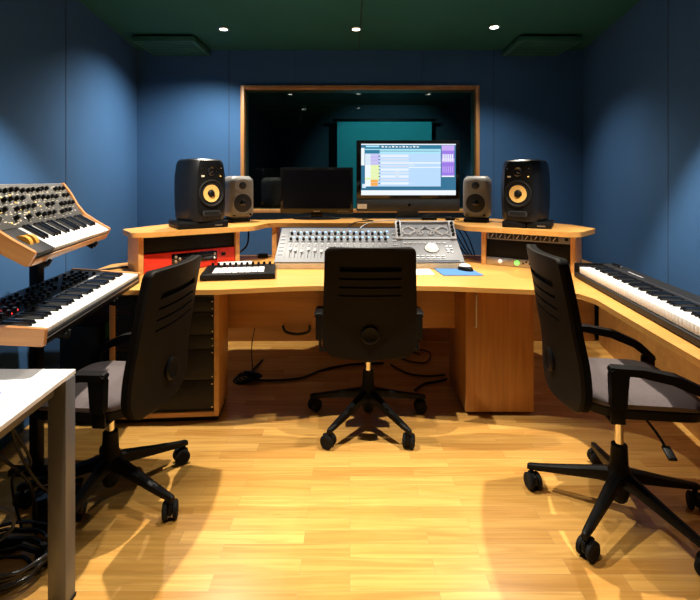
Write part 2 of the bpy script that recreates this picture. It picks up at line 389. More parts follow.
# cupboard, right
t = thing('desk_cupboard', 'tall beech cupboard with one door below the right of the desk', 'cabinet', (.867, 2.69, 0))
HW = .197
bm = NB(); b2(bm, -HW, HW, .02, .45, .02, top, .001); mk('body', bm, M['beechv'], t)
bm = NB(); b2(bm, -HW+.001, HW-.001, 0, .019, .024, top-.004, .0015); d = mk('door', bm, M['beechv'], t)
bm = NB(); tube(bm, [(-HW+.055, 0, .71), (-HW+.055, -.022, .705), (-HW+.055, -.022, .52), (-HW+.055, 0, .515)], .005, sm=0); mk('handle', bm, M['steel'], d)
bm = NB(); b2(bm, -HW+.01, HW-.01, .04, .43, 0, .02); mk('plinth', bm, M['black'], t)

# monitor shelf
SZ = 1.045; ST = .032
t = thing('monitor_shelf', 'raised beech shelf over the desk with angled ends carrying speakers and screens', 'shelf', (0, 0, 0))
lft = [(-1.49, 3.04), (-1.31, 2.80), (-1.22, 2.85), (-.67, 3.235), (-.61, 3.49), (.75, 3.49), (.80, 3.24), (1.02, 3.09), (1.34, 2.86), (1.42, 2.86), (1.63, 3.08), (1.60, 3.36), (1.2, 3.9), (.9, 3.97), (-.45, 3.97), (-.62, 3.77), (-.98, 3.77), (-1.34, 3.40)]
bm = NB(); prism(bm, cat_round(lft, [.05, .06, .2, .12, .05, .05, .08, .3, .05, .05, .06, .1, .1, .05, .05, .05, .1, .1]), SZ-ST, SZ, bev=.004); mk('shelf_board', bm, M['beech'], t, 25)
def upright(x, y, rz, L=.3, wd=.03):
    b = NB(); bx(b, (0, L/2, (DZ+SZ-ST)/2), (wd, L, SZ-ST-DZ-.002), .001)
    mk('upright', b, M['edge'], t, loc=(x, y, 0), rot=(0, 0, rz))
LB = (Vector((-1.29, 2.87)), Vector((-.785, 3.25))); RB = (Vector((.93, 3.24)), Vector((1.405, 2.93)))
la = math.atan2(*(LB[1]-LB[0]).yx); ra = math.atan2(*(RB[1]-RB[0]).yx)
for v, a in ((LB[0], la), (LB[1], la), (RB[0], ra), (RB[1], ra)): upright(v.x, v.y, a, .3)
upright(-.575, 3.53, 0, .2, .035); upright(.70, 3.53, 0, .2, .035)

# ------------------------------------------------------------------ rack gear
def bay(p, q, a): return ((p.x+q.x)/2, (p.y+q.y)/2, DZ), a, (q-p).length-.036
loc, a, W = bay(*LB, la)
t = thing('red_rack_unit', 'bright red rack audio unit with black display under the left shelf end', 'audio unit', (loc[0], loc[1], DZ), a)
bm = NB(); b2(bm, -W/2, W/2, .02, .25, .003, .122, .002); mk('case', bm, M['red'], t)
bm = NB(); b2(bm, -W/2, W/2, .008, .019, .004, .122, .002); f = mk('front_panel', bm, M['red'], t)
bm = NB(); b2(bm, -.13, .17, .004, .008, .045, .108, .001); mk('display', bm, M['blackg'], f)
for x in (-.1, -.075, -.1, -.075):
    pass
for x, z in ((-.105, .06), (-.105, .09), (-.08, .075), (.15, .09), (.15, .06)):
    bm = NB(); lathe(bm, [(.009, 0), (.009, .008), (.006, .011), (0, .011)], Matrix.Translation((x, .004, z)) @ XZ, 14); mk('knob', bm, M['nickel'], f)
bm = NB(); b2(bm, .20, .23, .005, .0085, .07, .09); mk('power_switch', bm, M['black'], f)
t = thing('black_rack_unit', 'black blank rack unit resting on top of the red audio unit', 'audio unit', (loc[0], loc[1], DZ+.124), a)
bm = NB(); b2(bm, -W/2, W/2, .03, .25, .001, .106, .002); mk('case', bm, M['dark'], t)
bm = NB(); b2(bm, -W/2, W/2, .022, .0295, .001, .106, .002); mk('front_panel', bm, M['black'], t)
loc, a, W = bay(*RB, ra)
t = thing('silver_rack_unit', 'slim silver rack unit with green lit meter on the desk under the right shelf end', 'audio unit', (loc[0], loc[1], DZ), a)
bm = NB(); b2(bm, -W/2, W/2, .02, .24, .003, .055, .001); mk('case', bm, M['dark'], t)
bm = NB(); b2(bm, -W/2, W/2, .01, .0195, .003, .055, .001); f = mk('front_panel', bm, M['steel'], t)
bm = NB(); lathe(bm, [(.014, 0), (.014, .012), (.011, .016), (0, .016)], Matrix.Translation((-.17, .01, .03)) @ XZ, 20); mk('dial', bm, M['white'], f)
bm = NB(); lathe(bm, [(.017, 0), (.017, .008), (0, .01)], Matrix.Translation((-.06, .01, .03)) @ XZ, 20); mk('meter', bm, M['led_g'], f)
for k in range(6):
    bm = NB(); bx(bm, (-.02+k*.02, .008, .03+.01*(k % 2)), (.01, .006, .012)); mk('button', bm, M['dark'], f)
t = thing('black_rack_unit', 'black blank rack unit between the silver unit and the patch strip', 'audio unit', (loc[0], loc[1], DZ+.057), a)
bm = NB(); b2(bm, -W/2, W/2, .03, .24, .001, .118, .001); mk('case', bm, M['dark'], t)
bm = NB(); b2(bm, -W/2, W/2, .022, .0295, .001, .118, .001); mk('front_panel', bm, M['black'], t)
t = thing('patch_strip', 'white rack strip with a row of eight dark windows below the right shelf end', 'audio unit', (loc[0], loc[1], DZ+.177), a)
bm = NB(); b2(bm, -W/2, W/2, .02, .24, .001, .054, .001); mk('case', bm, M['dark'], t)
bm = NB(); b2(bm, -W/2, W/2, .01, .0195, .001, .054, .001); f = mk('front_panel', bm, M['console'], t)
for k in range(8):
    bm = NB(); bx(bm, (-.225+k*.057, .008, .027), (.046, .008, .034), .001); q = mk('slot', bm, M['dark'], f)
    bm = NB(); bx(bm, (-.225+k*.057, .003, .027), (.004, .003, .03), rot=Matrix.Rotation(.6, 3, 'Y')); mk('latch', bm, M['console2'], q)
bm = NB(); bx(bm, (.245, .008, .03), (.02, .008, .02)); mk('power_switch', bm, M['black'], f)

# ------------------------------------------------------------------ speakers
def black_speaker(loc, rz, label):
    t = thing('studio_speaker', label, 'speaker', loc, rz, 'large black studio speakers')
    W, D, H = .275, .27, .415
    # body tapers top and bottom, bulges in the middle; bevelled front
    bm = NB(); rows_ = []
    for z, k in ((0, .90), (.02, .94), (.1, .985), (.2, 1.0), (.3, .985), (.38, .93), (.405, .87), (.415, .78)):
        hw = W/2*k; hd = D/2*(k if z > .3 else .5+.5*k); c = .05
        ring = [(-hw+c, -hd), (hw-c, -hd), (hw-.012, -hd+.03), (hw, -hd+.06), (hw, hd-.02), (hw-.02, hd), (-hw+.02, hd), (-hw, hd-.02), (-hw, -hd+.06), (-hw+.012, -hd+.03)]
        rows_.append([bm.verts.new((x, y, z)) for x, y in ring])
    for a, b in zip(rows_, rows_[1:]):
        for k in range(10): bm.faces.new((a[k], a[(k+1) % 10], b[(k+1) % 10], b[k]))
    bm.faces.new(rows_[0]); bm.faces.new(rows_[-1])
    mk('cabinet', bm, M['krk'], t, 30)
    fy = -D/2-.0005
    bm = NB(); prism(bm, cat_round([(-.092, .05), (.092, .05), (.096, .2), (.088, .375), (-.088, .375), (-.096, .2)], .03), 0, .006, Matrix.Translation((0, fy, 0)) @ XZ); bf = mk('baffle', bm, M['black'], t)
    P = Matrix.Translation((0, fy-.006, .185)) @ XZ
    bm = NB(); lathe(bm, [(.092, 0), (.092, .008), (.084, .012), (.078, .006), (.072, .003), (.062, .006), (.057, -.001)], P, 40); w_ = mk('woofer', bm, M['rubber'], t)
    bm = NB(); lathe(bm, [(.058, .004), (.03, .0005), (.022, .0005)], P, 40); mk('cone', bm, M['yellow'], w_)
    bm = NB(); lathe(bm, [(.026, .0), (.022, .008), (.012, .014), (0, .016)], P, 30); mk('dust_cap', bm, M['black'], w_)
    P = Matrix.Translation((0, fy-.006, .335)) @ XZ
    bm = NB(); lathe(bm, [(.034, 0), (.034, .004), (.028, .006), (.016, .001), (.012, .004), (0, .008)], P, 30); mk('tweeter', bm, M['blackg'], t)
    bm = NB(); prism(bm, cat_round([(-.062, .035), (.062, .035), (.062, .070), (-.062, .070)], .016), 0, .012, Matrix.Translation((0, fy-.004, 0)) @ XZ); pt = mk('bass_port', bm, M['portm'], t)
    bm = NB(); prism(bm, cat_round([(-.054, .041), (.054, .041), (.054, .064), (-.054, .064)], .011), 0, .002, Matrix.Translation((0, fy-.016, 0)) @ XZ); mk('port_opening', bm, M['rubber'], pt)
    bm = NB(); bx(bm, (-.06, fy-.007, .30), (.022, .002, .010)); mk('badge', bm, M['mark'], t)
    bm = NB(); bx(bm, (.068, fy-.007, .30), (.008, .002, .006)); mk('status_light', bm, M['led_o'], t)
    bm = NB()
    for x in (-.075, .075): lathe(bm, [(.005, 0), (.004, .003), (0, .004)], Matrix.Translation((x*.95, fy-.006, .355)) @ XZ, 10)
    mk('screws', bm, M['chrome'], t)
    return t
def grey_speaker(loc, rz, label):
    t = thing('studio_speaker', label, 'speaker', loc, rz, 'small grey studio speakers')
    bm = NB(); W, D, H = .205, .19, .325
    # rounded body, fuller at mid height
    N = 32; rings = []
    for i in range(15):
        v = i/14; z = H*v; e = abs(2*v-1); k = (1-e**6*.12); kk = (1-max(0, e-.82)**2*6)
        hw, hd = W/2*k*kk, D/2*k*kk
        ring = []
        for j in range(N):
            a = 2*math.pi*j/N; c, s = math.cos(a), math.sin(a); q = 2/5
            ring.append(bm.verts.new((hw*math.copysign(abs(c)**q, c), hd*math.copysign(abs(s)**q, s), z)))
        rings.append(ring)
    for a, b in zip(rings, rings[1:]):
        for k in range(N): bm.faces.new((a[k], a[(k+1) % N], b[(k+1) % N], b[k]))
    bm.faces.new(rings[0]); bm.faces.new(rings[-1])
    mk('cabinet', bm, M['gen'], t, 50)
    fy = -D/2
    P = Matrix.Translation((0, fy+.004, .118)) @ XZ
    bm = NB(); lathe(bm, [(.082, -.004), (.08, .007), (.074, .008), (.07, .003)], P, 40); w_ = mk('woofer_ring', bm, M['gen'], t)
    bm = NB(); lathe(bm, [(.071, .005), (.05, .0075), (.025, .0095), (0, .0105)], P, 36); mk('woofer_grille', bm, M['grille'], w_)
    bm = NB(); lathe(bm, [(.026, .009), (.022, .014), (.010, .018), (0, .019)], P, 24); mk('dust_cap', bm, M['blackg'], w_)
    P = Matrix.Translation((0, fy+.004, .252)) @ Matrix.Diagonal((1.35, 1, 1, 1)) @ XZ
    bm = NB(); lathe(bm, [(.050, -.004), (.049, .005), (.044, .006), (.03, .0045), (.018, .004)], P, 36); w_ = mk('waveguide', bm, M['gen'], t)
    P = Matrix.Translation((0, fy+.004, .252)) @ XZ
    bm = NB(); lathe(bm, [(.030, .004), (.024, .0075), (0, .010)], P, 24); mk('tweeter', bm, M['grille'], w_)
    bm = NB(); lathe(bm, [(.009, 0), (.009, .006), (0, .007)], Matrix.Translation((.065, fy+.006, .028)) @ XZ, 16); mk('volume_knob', bm, M['black'], t)
    bm = NB(); bx(bm, (-.065, fy+.004, .025), (.02, .006, .008)); mk('badge', bm, M['black'], t)
    return t
def speaker_base(loc, rz, label, W=.31, D=.30, H=.045, two=False):
    t = thing('speaker_pad', label, 'speaker pad', loc, rz)
    if two:
        for s in (-1, 1):
            bm = NB(); bx(bm, (s*W*.255, 0, H/2), (W*.49, D, H), .006); mk('foam_block', bm, M['black'], t)
    else:
        bm = NB(); bx(bm, (0, 0, H/2), (W, D, H), .006); mk('foam_block', bm, M['black'], t)
    bm = NB(); bx(bm, (W*.3, -D/2-.001, H*.4), (.05, .002, .01)); mk('badge', bm, M['steel'], t)
KL = R(45); KR = R(-38)
speaker_base((-1.045, 3.20, SZ+.001), KL-.2, 'flat black foam pad under the left large speaker', .33, .28, .046)
black_speaker((-1.025, 3.20, SZ+.048), KL, 'large black speaker with yellow cone on the left shelf end')
speaker_base((1.235, 3.22, SZ+.001), KR+.2, 'split black foam pad under the right large speaker', .31, .28, .042, True)
black_speaker((1.21, 3.22, SZ+.044), KR, 'large black speaker with yellow cone on the right shelf end')
grey_speaker((-.875, 3.63, SZ+.028), R(36), 'small grey speaker beside the left large black speaker')
grey_speaker((.995, 3.63, SZ+.028), R(-24), 'small grey speaker beside the right large black speaker')
for x, r_, lb in ((-.89, 36, 'low black rubber stand under the left grey speaker'), (.985, -25, 'low black rubber stand under the right grey speaker')):
    t = tag(mk('speaker_stand', (lambda b: (bx(b, (0, 0, .0135), (.17, .17, .027), .008), b)[1])(NB()), M['rubber'], loc=(x, 3.62, SZ+.0005), rot=(0, 0, R(r_))), lb, 'speaker stand')
    t['group'] = 'low rubber speaker stands'

# ------------------------------------------------------------------ screens
def screen_quads(parent, rects, y, name):
    bm = NB(); mats = []; 
    for lay, (x0, x1, z0, z1, key) in enumerate(rects):
        if S[key] not in mats: mats.append(S[key])
        yy = y-.0001*lay*.5
        f = bm.faces.new([bm.verts.new(p) for p in ((x0, yy, z0), (x1, yy, z0), (x1, yy, z1), (x0, yy, z1))]); f.material_index = mats.index(S[key])
    return bm, mats
t = thing('desktop_computer', 'large all-in-one computer with a lit screen on the shelf', 'computer', (.486, 3.88, SZ), R(1.0))
W = .864; z0 = .062; z1 = .655; zc = .165
bm = NB(); b2(bm, -W/2, W/2, 0, .03, zc+.001, z1, .006); mk('bezel', bm, M['blackg'], t)
bm = NB(); b2(bm, -W/2, W/2, 0, .03, z0, zc, .006); mk('chin', bm, M['imac'], t)
bm = NB(); b2(bm, -W/2+.05, W/2-.05, .03, .07, z0+.05, z1-.05, .02); mk('rear_shell', bm, M['imac'], t)
SX0, SX1, S0, S1 = -.393, .398, .197, .625
def sx(u): return SX0+(SX1-SX0)*u
def szz(v): return S1-(S1-S0)*v
rc = []
def q(u0, u1, v0, v1, k): rc.append((sx(u0), sx(u1), szz(v1), szz(v0), k))
q(0, 1, 0, 1, 'desk'); q(0, 1, 0, .022, 'white'); q(0, 1, .905, 1, 'white'); q(0, .035, .08, .42, 'white'); q(.01, .05, .78, .86, 'pale')
q(.85, .985, .03, .62, 'purp'); q(.85, .985, .03, .13, 'purp2'); q(.85, .985, .28, .36, 'purp2'); q(.85, .985, .62, .645, 'white')
for k in range(6): q(.86+k*.02, .872+k*.02, .20, .34, 'white'); q(.86+k*.02, .868+k*.02, .44, .56, 'purp2')
q(.04, .84, .03, .83, 'win'); q(.04, .84, .03, .10, 'bar'); q(.05, .19, .035, .065, 'light')
for k in range(11): q(.215+k*.037, .238+k*.037, .042+.006*(k % 3), .07, 'white')
q(.04, .84, .10, .19, 'light'); q(.04, .195, .12, .19, 'bar')
for k in range(30): q(.20+k*.021, .212+k*.021, .135, .15, 'dk')
q(.04, .19, .20, .41, 'lilac'); q(.04, .10, .20, .41, 'pale'); q(.04, .10, .41, .70, 'white'); q(.10, .19, .41, .70, 'yel'); q(.04, .19, .66, .72, 'yel')
q(.04, .10, .70, .83, 'white'); q(.10, .175, .70, .82, 'org')
for k in range(9): q(.182, .2, .235+k*.066, .25+k*.066, 'dk'); q(.05, .17, .225+k*.066, .229+k*.066, 'pale' if k > 2 else 'white')
for k in range(9):
    v = .225+k*.067
    q(.205, .50, v-.012, v+.03, 'pale' if k % 2 else 'white')
    q(.205, .50+.03*(k % 3), v+.005, v+.011, 'lilac' if k < 4 else ('purp2' if k == 7 else 'pale'))
q(.50, .84, .36, .385, 'white'); q(.50, .84, .45, .468, 'white'); q(.50, .56, .40, .43, 'pale')
q(.36, .40, .53, .66, 'pale')
bm, mats = screen_quads(t, rc, -.0012, 'display'); mk('display', bm, mats, t, 0)
bm = NB()   # round logo mark on the chin: apple outline
pts = [(.0, -.011), (.004, -.013), (.009, -.010), (.012, -.003), (.009, .001), (.009, .006), (.012, .009), (.007, .012), (.0, .010), (-.007, .012), (-.012, .008), (-.013, .001), (-.010, -.008), (-.005, -.013)]
prism(bm, pts, 0, .0015, Matrix.Translation((.01, 0, .115)) @ XZ); prism(bm, [(.001, .013), (.007, .020), (.006, .014)], 0, .0015, Matrix.Translation((.01, 0, .115)) @ XZ); mk('logo', bm, M['blackg'], t)
bm = NB(); bx(bm, (-W/2+.047, -.0015, .104), (.078, .002, .040)); st = mk('paper_label', bm, M['paper'], t)
bm = NB(); prism(bm, [(-.09, .03), (.09, .03), (.085, .02), (-.085, .02)], .004, z0+.08); b2(bm, -.09, .09, .03, .045, .004, .2); mk('stand_neck', bm, M['imac'], t)
bm = NB(); b2(bm, -.1, .1, -.09, .1, 0.0005, .007, .003); mk('stand_foot', bm, M['imac'], t)

t = thing('flat_monitor', 'smaller switched-off black monitor on the shelf left of the lit computer', 'monitor', (-.277, 3.86, SZ))
W = .605
bm = NB(); b2(bm, -W/2, W/2, 0, .028, .045, .428, .006); mk('bezel', bm, M['blackg'], t)
bm = NB(); b2(bm, -W/2+.1, W/2-.1, .028, .07, .1, .38, .02); mk('rear_shell', bm, M['black'], t)
bm = NB(); b2(bm, -W/2+.022, W/2-.022, -.001, 0, .085, .405); mk('display', bm, mat('dark display', (.004, .005, .009), .2), t)
bm = NB()
for k in range(6): bx(bm, (.18+k*.016, -.0005, .064), (.010, .001, .005))
mk('buttons', bm, M['steel'], t)
bm = NB(); bx(bm, (0, -.0005, .064), (.05, .001, .007)); mk('badge', bm, M['steel'], t)
bm = NB(); prism(bm, [(-.05, .02), (.05, .02), (.05, .05), (-.05, .05)], .012, .12); mk('stand_neck', bm, M['blackg'], t)
bm = NB(); lathe(bm, [(0, 0.0005), (.19, 0.0005), (.2, .006), (.17, .014), (.05, .02), (0, .02)], Matrix.Diagonal((1, .55, 1, 1)), 40); mk('stand_foot', bm, M['blackg'], t)

# ------------------------------------------------------------------ mixing console
CX, CY = .128, 3.06
t = thing('mixing_console', 'wide silver mixing console with fader rows and a jog wheel on the desk', 'mixing console', (CX, CY, DZ))
W = 1.257; HWf = W/2
CD = .36; h0 = .047; h1 = .234
prof = [(0, .004), (CD, .004), (CD, h1), (0, h0)]
bm = NB(); prism(bm, [(0, .002), (CD, .002), (CD, h1-.012), (.0, h0-.014)], -HWf+.004, HWf-.004, YZ); mk('base', bm, M['conside'], t)
ang = math.atan2(h1-h0, CD)
RX = Matrix.Rotation(ang, 4, 'X')
F0 = Matrix.Translation((0, 0, h0)) @ RX     # panel frame: x across, y up the slope, z out
SL = math.hypot(CD, h1-h0)
pf = bpy.data.objects.new('panel', None)
bm = NB(); bx(bm, (0, SL/2, -.005), (W, SL, .01), .002); panel = mk('panel', bm, M['console'], t, loc=(0, 0, h0), rot=(ang, 0, 0))
def P(v): return v*SL
# knobs
def knob_mesh(r, h, n=14):
    b = NB(); lathe(b, [(r, 0), (r*.96, h*.8), (r*.8, h), (0, h)], n=n); return b
k0 = mk('knob', knob_mesh(.010, .017), M['black'], panel); first = True
fc = None
for c in range(16):
    x = -.545+c*.0445
    for r_, v in enumerate((.80, .63)):
        if c == 0 and r_ == 0: k0.location = (x, P(v), 0); o = k0
        else: o = inst(k0, panel, (x, P(v), 0))
b0 = mk('button', (lambda b: (bx(b, (0, 0, .003), (.013, .009, .006), .001), b)[1])(NB()), M['console2'], panel, loc=(-.56, P(.88), 0))
led = mk('led_button', (lambda b: (bx(b, (0, 0, .003), (.013, .008, .006), .001), b)[1])(NB()), M['led_b'], panel, loc=(-.545+.016, P(.875), 0))
slot = mk('fader_slot', (lambda b: (bx(b, (0, 0, .0005), (.004, .105, .001)), b)[1])(NB()), M['rubber'], panel, loc=(-.535, P(.24), 0))
cap = mk('fader_cap', (lambda b: (bx(b, (0, 0, .008), (.015, .026, .016), .003), b)[1])(NB()), M['console2'], panel, loc=(-.535, P(.32), 0))
for c in range(16):
    x = -.545+c*.0445
    for v, sc_ in ((.50, 1), (.45, 1)):
        inst(b0, panel, (x, P(v), 0))
    if c: inst(led, panel, (x+.018, P(.86 if c % 3 else .88), 0))
    inst(led, panel, (x+.018, P(.70), 0))
    if c: inst(slot, panel, (x, P(.24), 0)); inst(cap, panel, (x, P(.32-.03*((c*7) % 3)), 0))
bm = NB()
for c in range(16):
    x = -.545+c*.0445
    bx(bm, (x, P(.565), .0004), (.030, .012, .0006)); bx(bm, (x-.022, P(.5), .0004), (.0012, P(.86), .0006))
mk('scribble_strip', bm, M['dark'], panel)
for r_ in range(6):
    for c in range(2): inst(b0, panel, (-.61+c*.017, P(.2+r_*.11), 0)); inst(b0, panel, (.178+c*.018, P(.25+r_*.11), 0))
# master section
bm = NB(); bx(bm, (.412, P(.28), .004), (.37, P(.52), .008), .002); ms = mk('master_panel', bm, M['console'], panel)
bm = NB(); lathe(bm, [(.047, .008), (.047, .014), (.040, .020), (.038, .026), (.034, .030), (0, .030)], n=36); mk('jog_wheel', bm, M['wkey'], ms, loc=(.43, P(.34), 0))
bm = NB(); lathe(bm, [(.052, .008), (.052, .0105), (.046, .0105)], n=36); mk('jog_ring', bm, M['dark'], ms, loc=(.43, P(.34), 0))
for r_, v, n_ in ((0, .49, 9), (1, .13, 8), (2, .07, 8)):
    for c in range(n_):
        bm = NB(); bx(bm, (.255+c*.034, P(v), .011), (.022, .010, .006), .001); mk('transport_button', bm, M['console2'], ms)
for r_ in range(3):
    for c in range(2):
        bm = NB(); bx(bm, (.535+c*.026, P(.24+r_*.08), .011), (.016, .012, .006), .001); mk('transport_button', bm, M['steel'], ms)
# raised display: frame with knobs left and right
a2 = R(46)
dy = .225; dz = h0+dy/CD*(h1-h0)+.006
dsp = mk('display_frame', (lambda b: (
    bx(b, (-.193, .08, -.006), (.042, .165, .03), .004), bx(b, (.193, .08, -.006), (.042, .165, .03), .004),
    bx(b, (0, .158, -.008), (.345, .012, .022), .003), bx(b, (0, .006, -.008), (.345, .012, .022), .003), b)[-1])(NB()), M['console2'], t, loc=(.412, dy, dz), rot=(a2, 0, 0))
bm = NB(); bx(bm, (0, .08, -.012), (.345, .142, .008)); mk('display', bm, mat('display glass grey', (.24, .25, .28), .3), dsp)
for s in (-1, 1):
    for k in range(4):
        o = mk('knob', knob_mesh(.011, .02), M['black'], dsp, loc=(s*.193, .03+k*.034, .009))
bm = NB()   # pale looping tubes over the display
for s in (-1, 1):
    for (cx_, cy_, rr, a0, a1) in ((.12, .08, .045, 0, 2*math.pi), (.07, .05, .035, 0, math.pi), (.06, .12, .05, math.pi, 2*math.pi), (.04, .06, .022, 0, 2*math.pi), (.14, .03, .03, 0, 3)):
        pts = [(s*(cx_+rr*math.cos(a0+(a1-a0)*j/14)), min(.148, max(.014, cy_+rr*.7*math.sin(a0+(a1-a0)*j/14))), -.006) for j in range(15)]
        tube(bm, pts, .0055, 6, 0)
mk('display_loops', bm, M['console2'], dsp)
bm = NB()
for s in (-1, 1): bx(bm, (s*.05, .085, -.0072), (.05, .022, .0012), rot=Matrix.Rotation(s*.4, 3, 'Z'))
bx(bm, (0, .1, -.0072), (.05, .02, .0012)); mk('display_marks', bm, M['dark'], dsp)

# pad controller
t = thing('pad_controller', 'black pad controller with a lit white pad grid and knobs on the desk', 'pad controller', (-.665, 2.78, DZ), R(9))
# footprint: narrower than deep view suggests; feet hold it 5 mm up
bm = NB(); b2(bm, -.215, .215, -.07, .262, .004, .036, .004); body = mk('body', bm, M['black'], t)
pd = mk('pad', (lambda b: (bx(b, (0, 0, .002), (.034, .022, .004), .0015), b)[1])(NB()), M['pad'], body, loc=(-.135, -.01, .036))
for r_ in range(6):
    for c in range(8):
        if r_ or c: inst(pd, body, (-.135+c*.038, -.01+r_*.027, .036))
kk = mk('encoder', knob_mesh(.009, .018), M['blackg'], body, loc=(-.18, .235, .036))
for c in range(1, 11): inst(kk, body, (-.18+c*.036, .235, .036))
bm = NB(); bx(bm, (0, .195, .0365), (.28, .028, .001)); mk('display', bm, M['blackg'], body)
sbn = mk('side_button', (lambda b: (bx(b, (0, 0, .0015), (.018, .012, .003), .0008), b)[1])(NB()), M['dark'], body, loc=(-.19, -.02, .036))
for r_ in range(7):
    for s in (-1, 1):
        if r_ or s > 0: inst(sbn, body, (s*.19, -.02+r_*.027, .036))
bm = NB()
for x in (-.19, .19):
    for y in (-.05, .25): cyl(bm, (x, y, 0.0005), (x, y, .004), .01)
mk('feet', bm, M['rubber'], t)
t = tag(mk('paper_stack', (lambda b: (bx(b, (0, 0, .0175), (.22, .08, .035), .001), b)[1])(NB()), M['paper'], loc=(-.77, 3.11, DZ+.0005), rot=(0, 0, R(14))), 'small stack of white papers behind the pad controller', 'papers')
# sheet, mouse mat, mouse
tag(mk('paper_sheet', (lambda b: (bx(b, (0, 0, .003), (.20, .17, .006), .001), b)[1])(NB()), M['paper'], loc=(.42, 2.95, DZ+.0005)), 'white sheet of paper in front of the console beside the mouse mat', 'paper')
bm = NB(); prism(bm, cat_round([(-.115, -.13), (.135, -.13), (.105, .12), (-.135, .12)], .012), 0, .004); tag(mk('mouse_mat', bm, M['blue'], loc=(.685, 2.975, DZ+.0005)), 'blue mouse mat on the desk right of the middle chair', 'mouse mat')
t = thing('computer_mouse', 'white computer mouse with dark sides on the blue mat', 'mouse', (.745, 3.0, DZ+.005), R(38))
def mouse(s, zc_):
    b = NB(); rings = []
    for i in range(7):
        a = math.pi/2*i/6; z = zc_*math.sin(a); k = math.cos(a)**.55
        rings.append([b.verts.new((s*.032*k*math.cos(2*math.pi*j/24), s*.058*k*math.sin(2*math.pi*j/24), z+.001)) for j in range(24)] if i < 6 else [b.verts.new((0, 0, z+.001))])
    for p, q_ in zip(rings, rings[1:]):
        for j in range(24):
            if len(q_) == 1: b.faces.new((p[j], p[(j+1) % 24], q_[0]))
            else: b.faces.new((p[j], p[(j+1) % 24], q_[(j+1) % 24], q_[j]))
    b.faces.new(rings[0]); return b
mk('base', mouse(1.0, .030), M['black'], t); 
b = mouse(.84, .037); bmesh.ops.translate(b, verts=b.verts, vec=(0, .004, .004)); mk('shell', b, M['wkey'], t)
bm = NB(); cyl(bm, (-.004, .03, .034), (.004, .03, .034), .008); mk('wheel', bm, M['dark'], t)

# ------------------------------------------------------------------ keyboards
def keys(parent, x0, nwhite, kw, y0, ylen, z, start=0, bl=.62, front=.018):
    """white and black keys; start = scale degree of the first white key (0 = C)"""
    b = NB(); bx(b, (0, ylen/2, -front/2), (kw-.0012, ylen, front), .0012); wk = mk('white_key', b, M['wkey'], parent, loc=(x0+kw/2, y0, z))
    b = NB(); L = ylen*bl; hw = kw*.27
    prism(b, [(0, 0), (L, 0), (L, .011), (.008, .011)], -hw, hw, YZ, bev=.001); bk = mk('black_key', b, M['bkey'], parent, loc=(0, 0, 0)); used = False
    for k in range(nwhite):
        if k: inst(wk, parent, (x0+kw*(k+.5), y0, z))
        if (k+start) % 7 in (0, 1, 3, 4, 5) and k < nwhite-1:
            p = (x0+kw*(k+1), y0+ylen*(1-bl), z+.0002)
            if used: inst(bk, parent, p)
            else: bk.location = p; used = True
# -- upper synthesizer
L = .846
up = thing('analog_synthesizer', 'wood-sided synthesizer with grey knob panel on the upper tier of the stand', 'synthesizer', (-1.079, 1.592, 1.11), math.atan2(.981, -.196), tilt=R(31))
side_prof = [(-.004, -.052), (.0, .004), (.079, .006), (.148, .012), (.2025, .034), (.257, .068), (.316, .094), (.322, .080), (.322, -.052)]
for x0_, nm in ((0, 'side_panel'), (L-.02, 'side_panel')):
    bm = NB(); prism(bm, cat_round(side_prof, [.008, .012, .1, .06, .1, .2, .012, .01, .01]), x0_, x0_+.02, YZ, bev=.002); mk(nm, bm, M['walnut'], up)
bm = NB(); prism(bm, [(0, -.045), (.315, -.045), (.315, .08), (.257, .054), (.2025, .022), (.150, -.004), (.15, -.02), (.0, -.02)], .0205, L-.0205, YZ); body = mk('body', bm, M['dark'], up)
bm = NB(); b2(bm, .0205, L-.0205, -.006, -.0005, -.050, -.022, .001); mk('front_rail', bm, M['walnut'], up)
kx = .17
bm = NB(); b2(bm, .0205, kx-.002, .0, .150, -.019, -.001, .001); ch = mk('wheel_panel', bm, M['dark'], up)
for k in range(2):
    bm = NB(); cyl(bm, (.064+k*.045, .075, -.018), (.088+k*.045, .075, -.018), .033, n=28); mk('pitch_wheel' if k == 0 else 'modulation_wheel', bm, M['amber'], ch)
keys(up, kx, 22, (L-.021-kx)/22, .002, .146, -.002, 0)
# tilted knob panel
pa = math.atan2(.058, .113); 
rr = random.Random(3); cnt = 0
ks = []
for row, vy in enumerate((.035, .075, .115, .155)):
    for c in range(17):
        x = .05+c*.0455
        if (row, c) in ((0, 1), (0, 2), (0, 4), (0, 6), (0, 11), (0, 15), (0, 16), (1, 0), (1, 3), (1, 8), (1, 9), (1, 12), (2, 1), (2, 2), (2, 7), (2, 14), (3, 13)): continue
        ks.append((x+rr.uniform(-.004, .004), vy+rr.uniform(-.003, .003)))
bm = NB(); bx(bm, (L/2, .092, 0), (L-.041, .186, .006), .001)
for x, y in ks:
    for j in range(7):
        a_ = R(-130+j*43.3+90); bx(bm, (x+.0155*math.cos(a_), y+.0155*math.sin(a_), .0034), (.0026, .0026, .0008), mi=1)
    bx(bm, (x, y-.019, .0034), (.018, .0035, .0008), mi=1)
for k in range(90): bx(bm, (rr.uniform(.04, L-.05), rr.uniform(.012, .17), .0034), (rr.uniform(.006, .02), .0028, .0008), mi=1)
pn = mk('knob_panel', bm, [M['synth'], M['mark']], up, loc=(0, .150, -.0005), rot=(pa, 0, 0))
kn = mk('knob', knob_mesh(.0095, .018), M['black'], pn, loc=(.06, .04, .003))
for x, y in ks:
    inst(kn, pn, (x, y, .003))
bm = NB()
for k in range(12): bx(bm, (rr.uniform(.04, L*.6), rr.uniform(.015, .16), .0045), (.005, .005, .003))
mk('lit_buttons', bm, M['led_o'], pn)
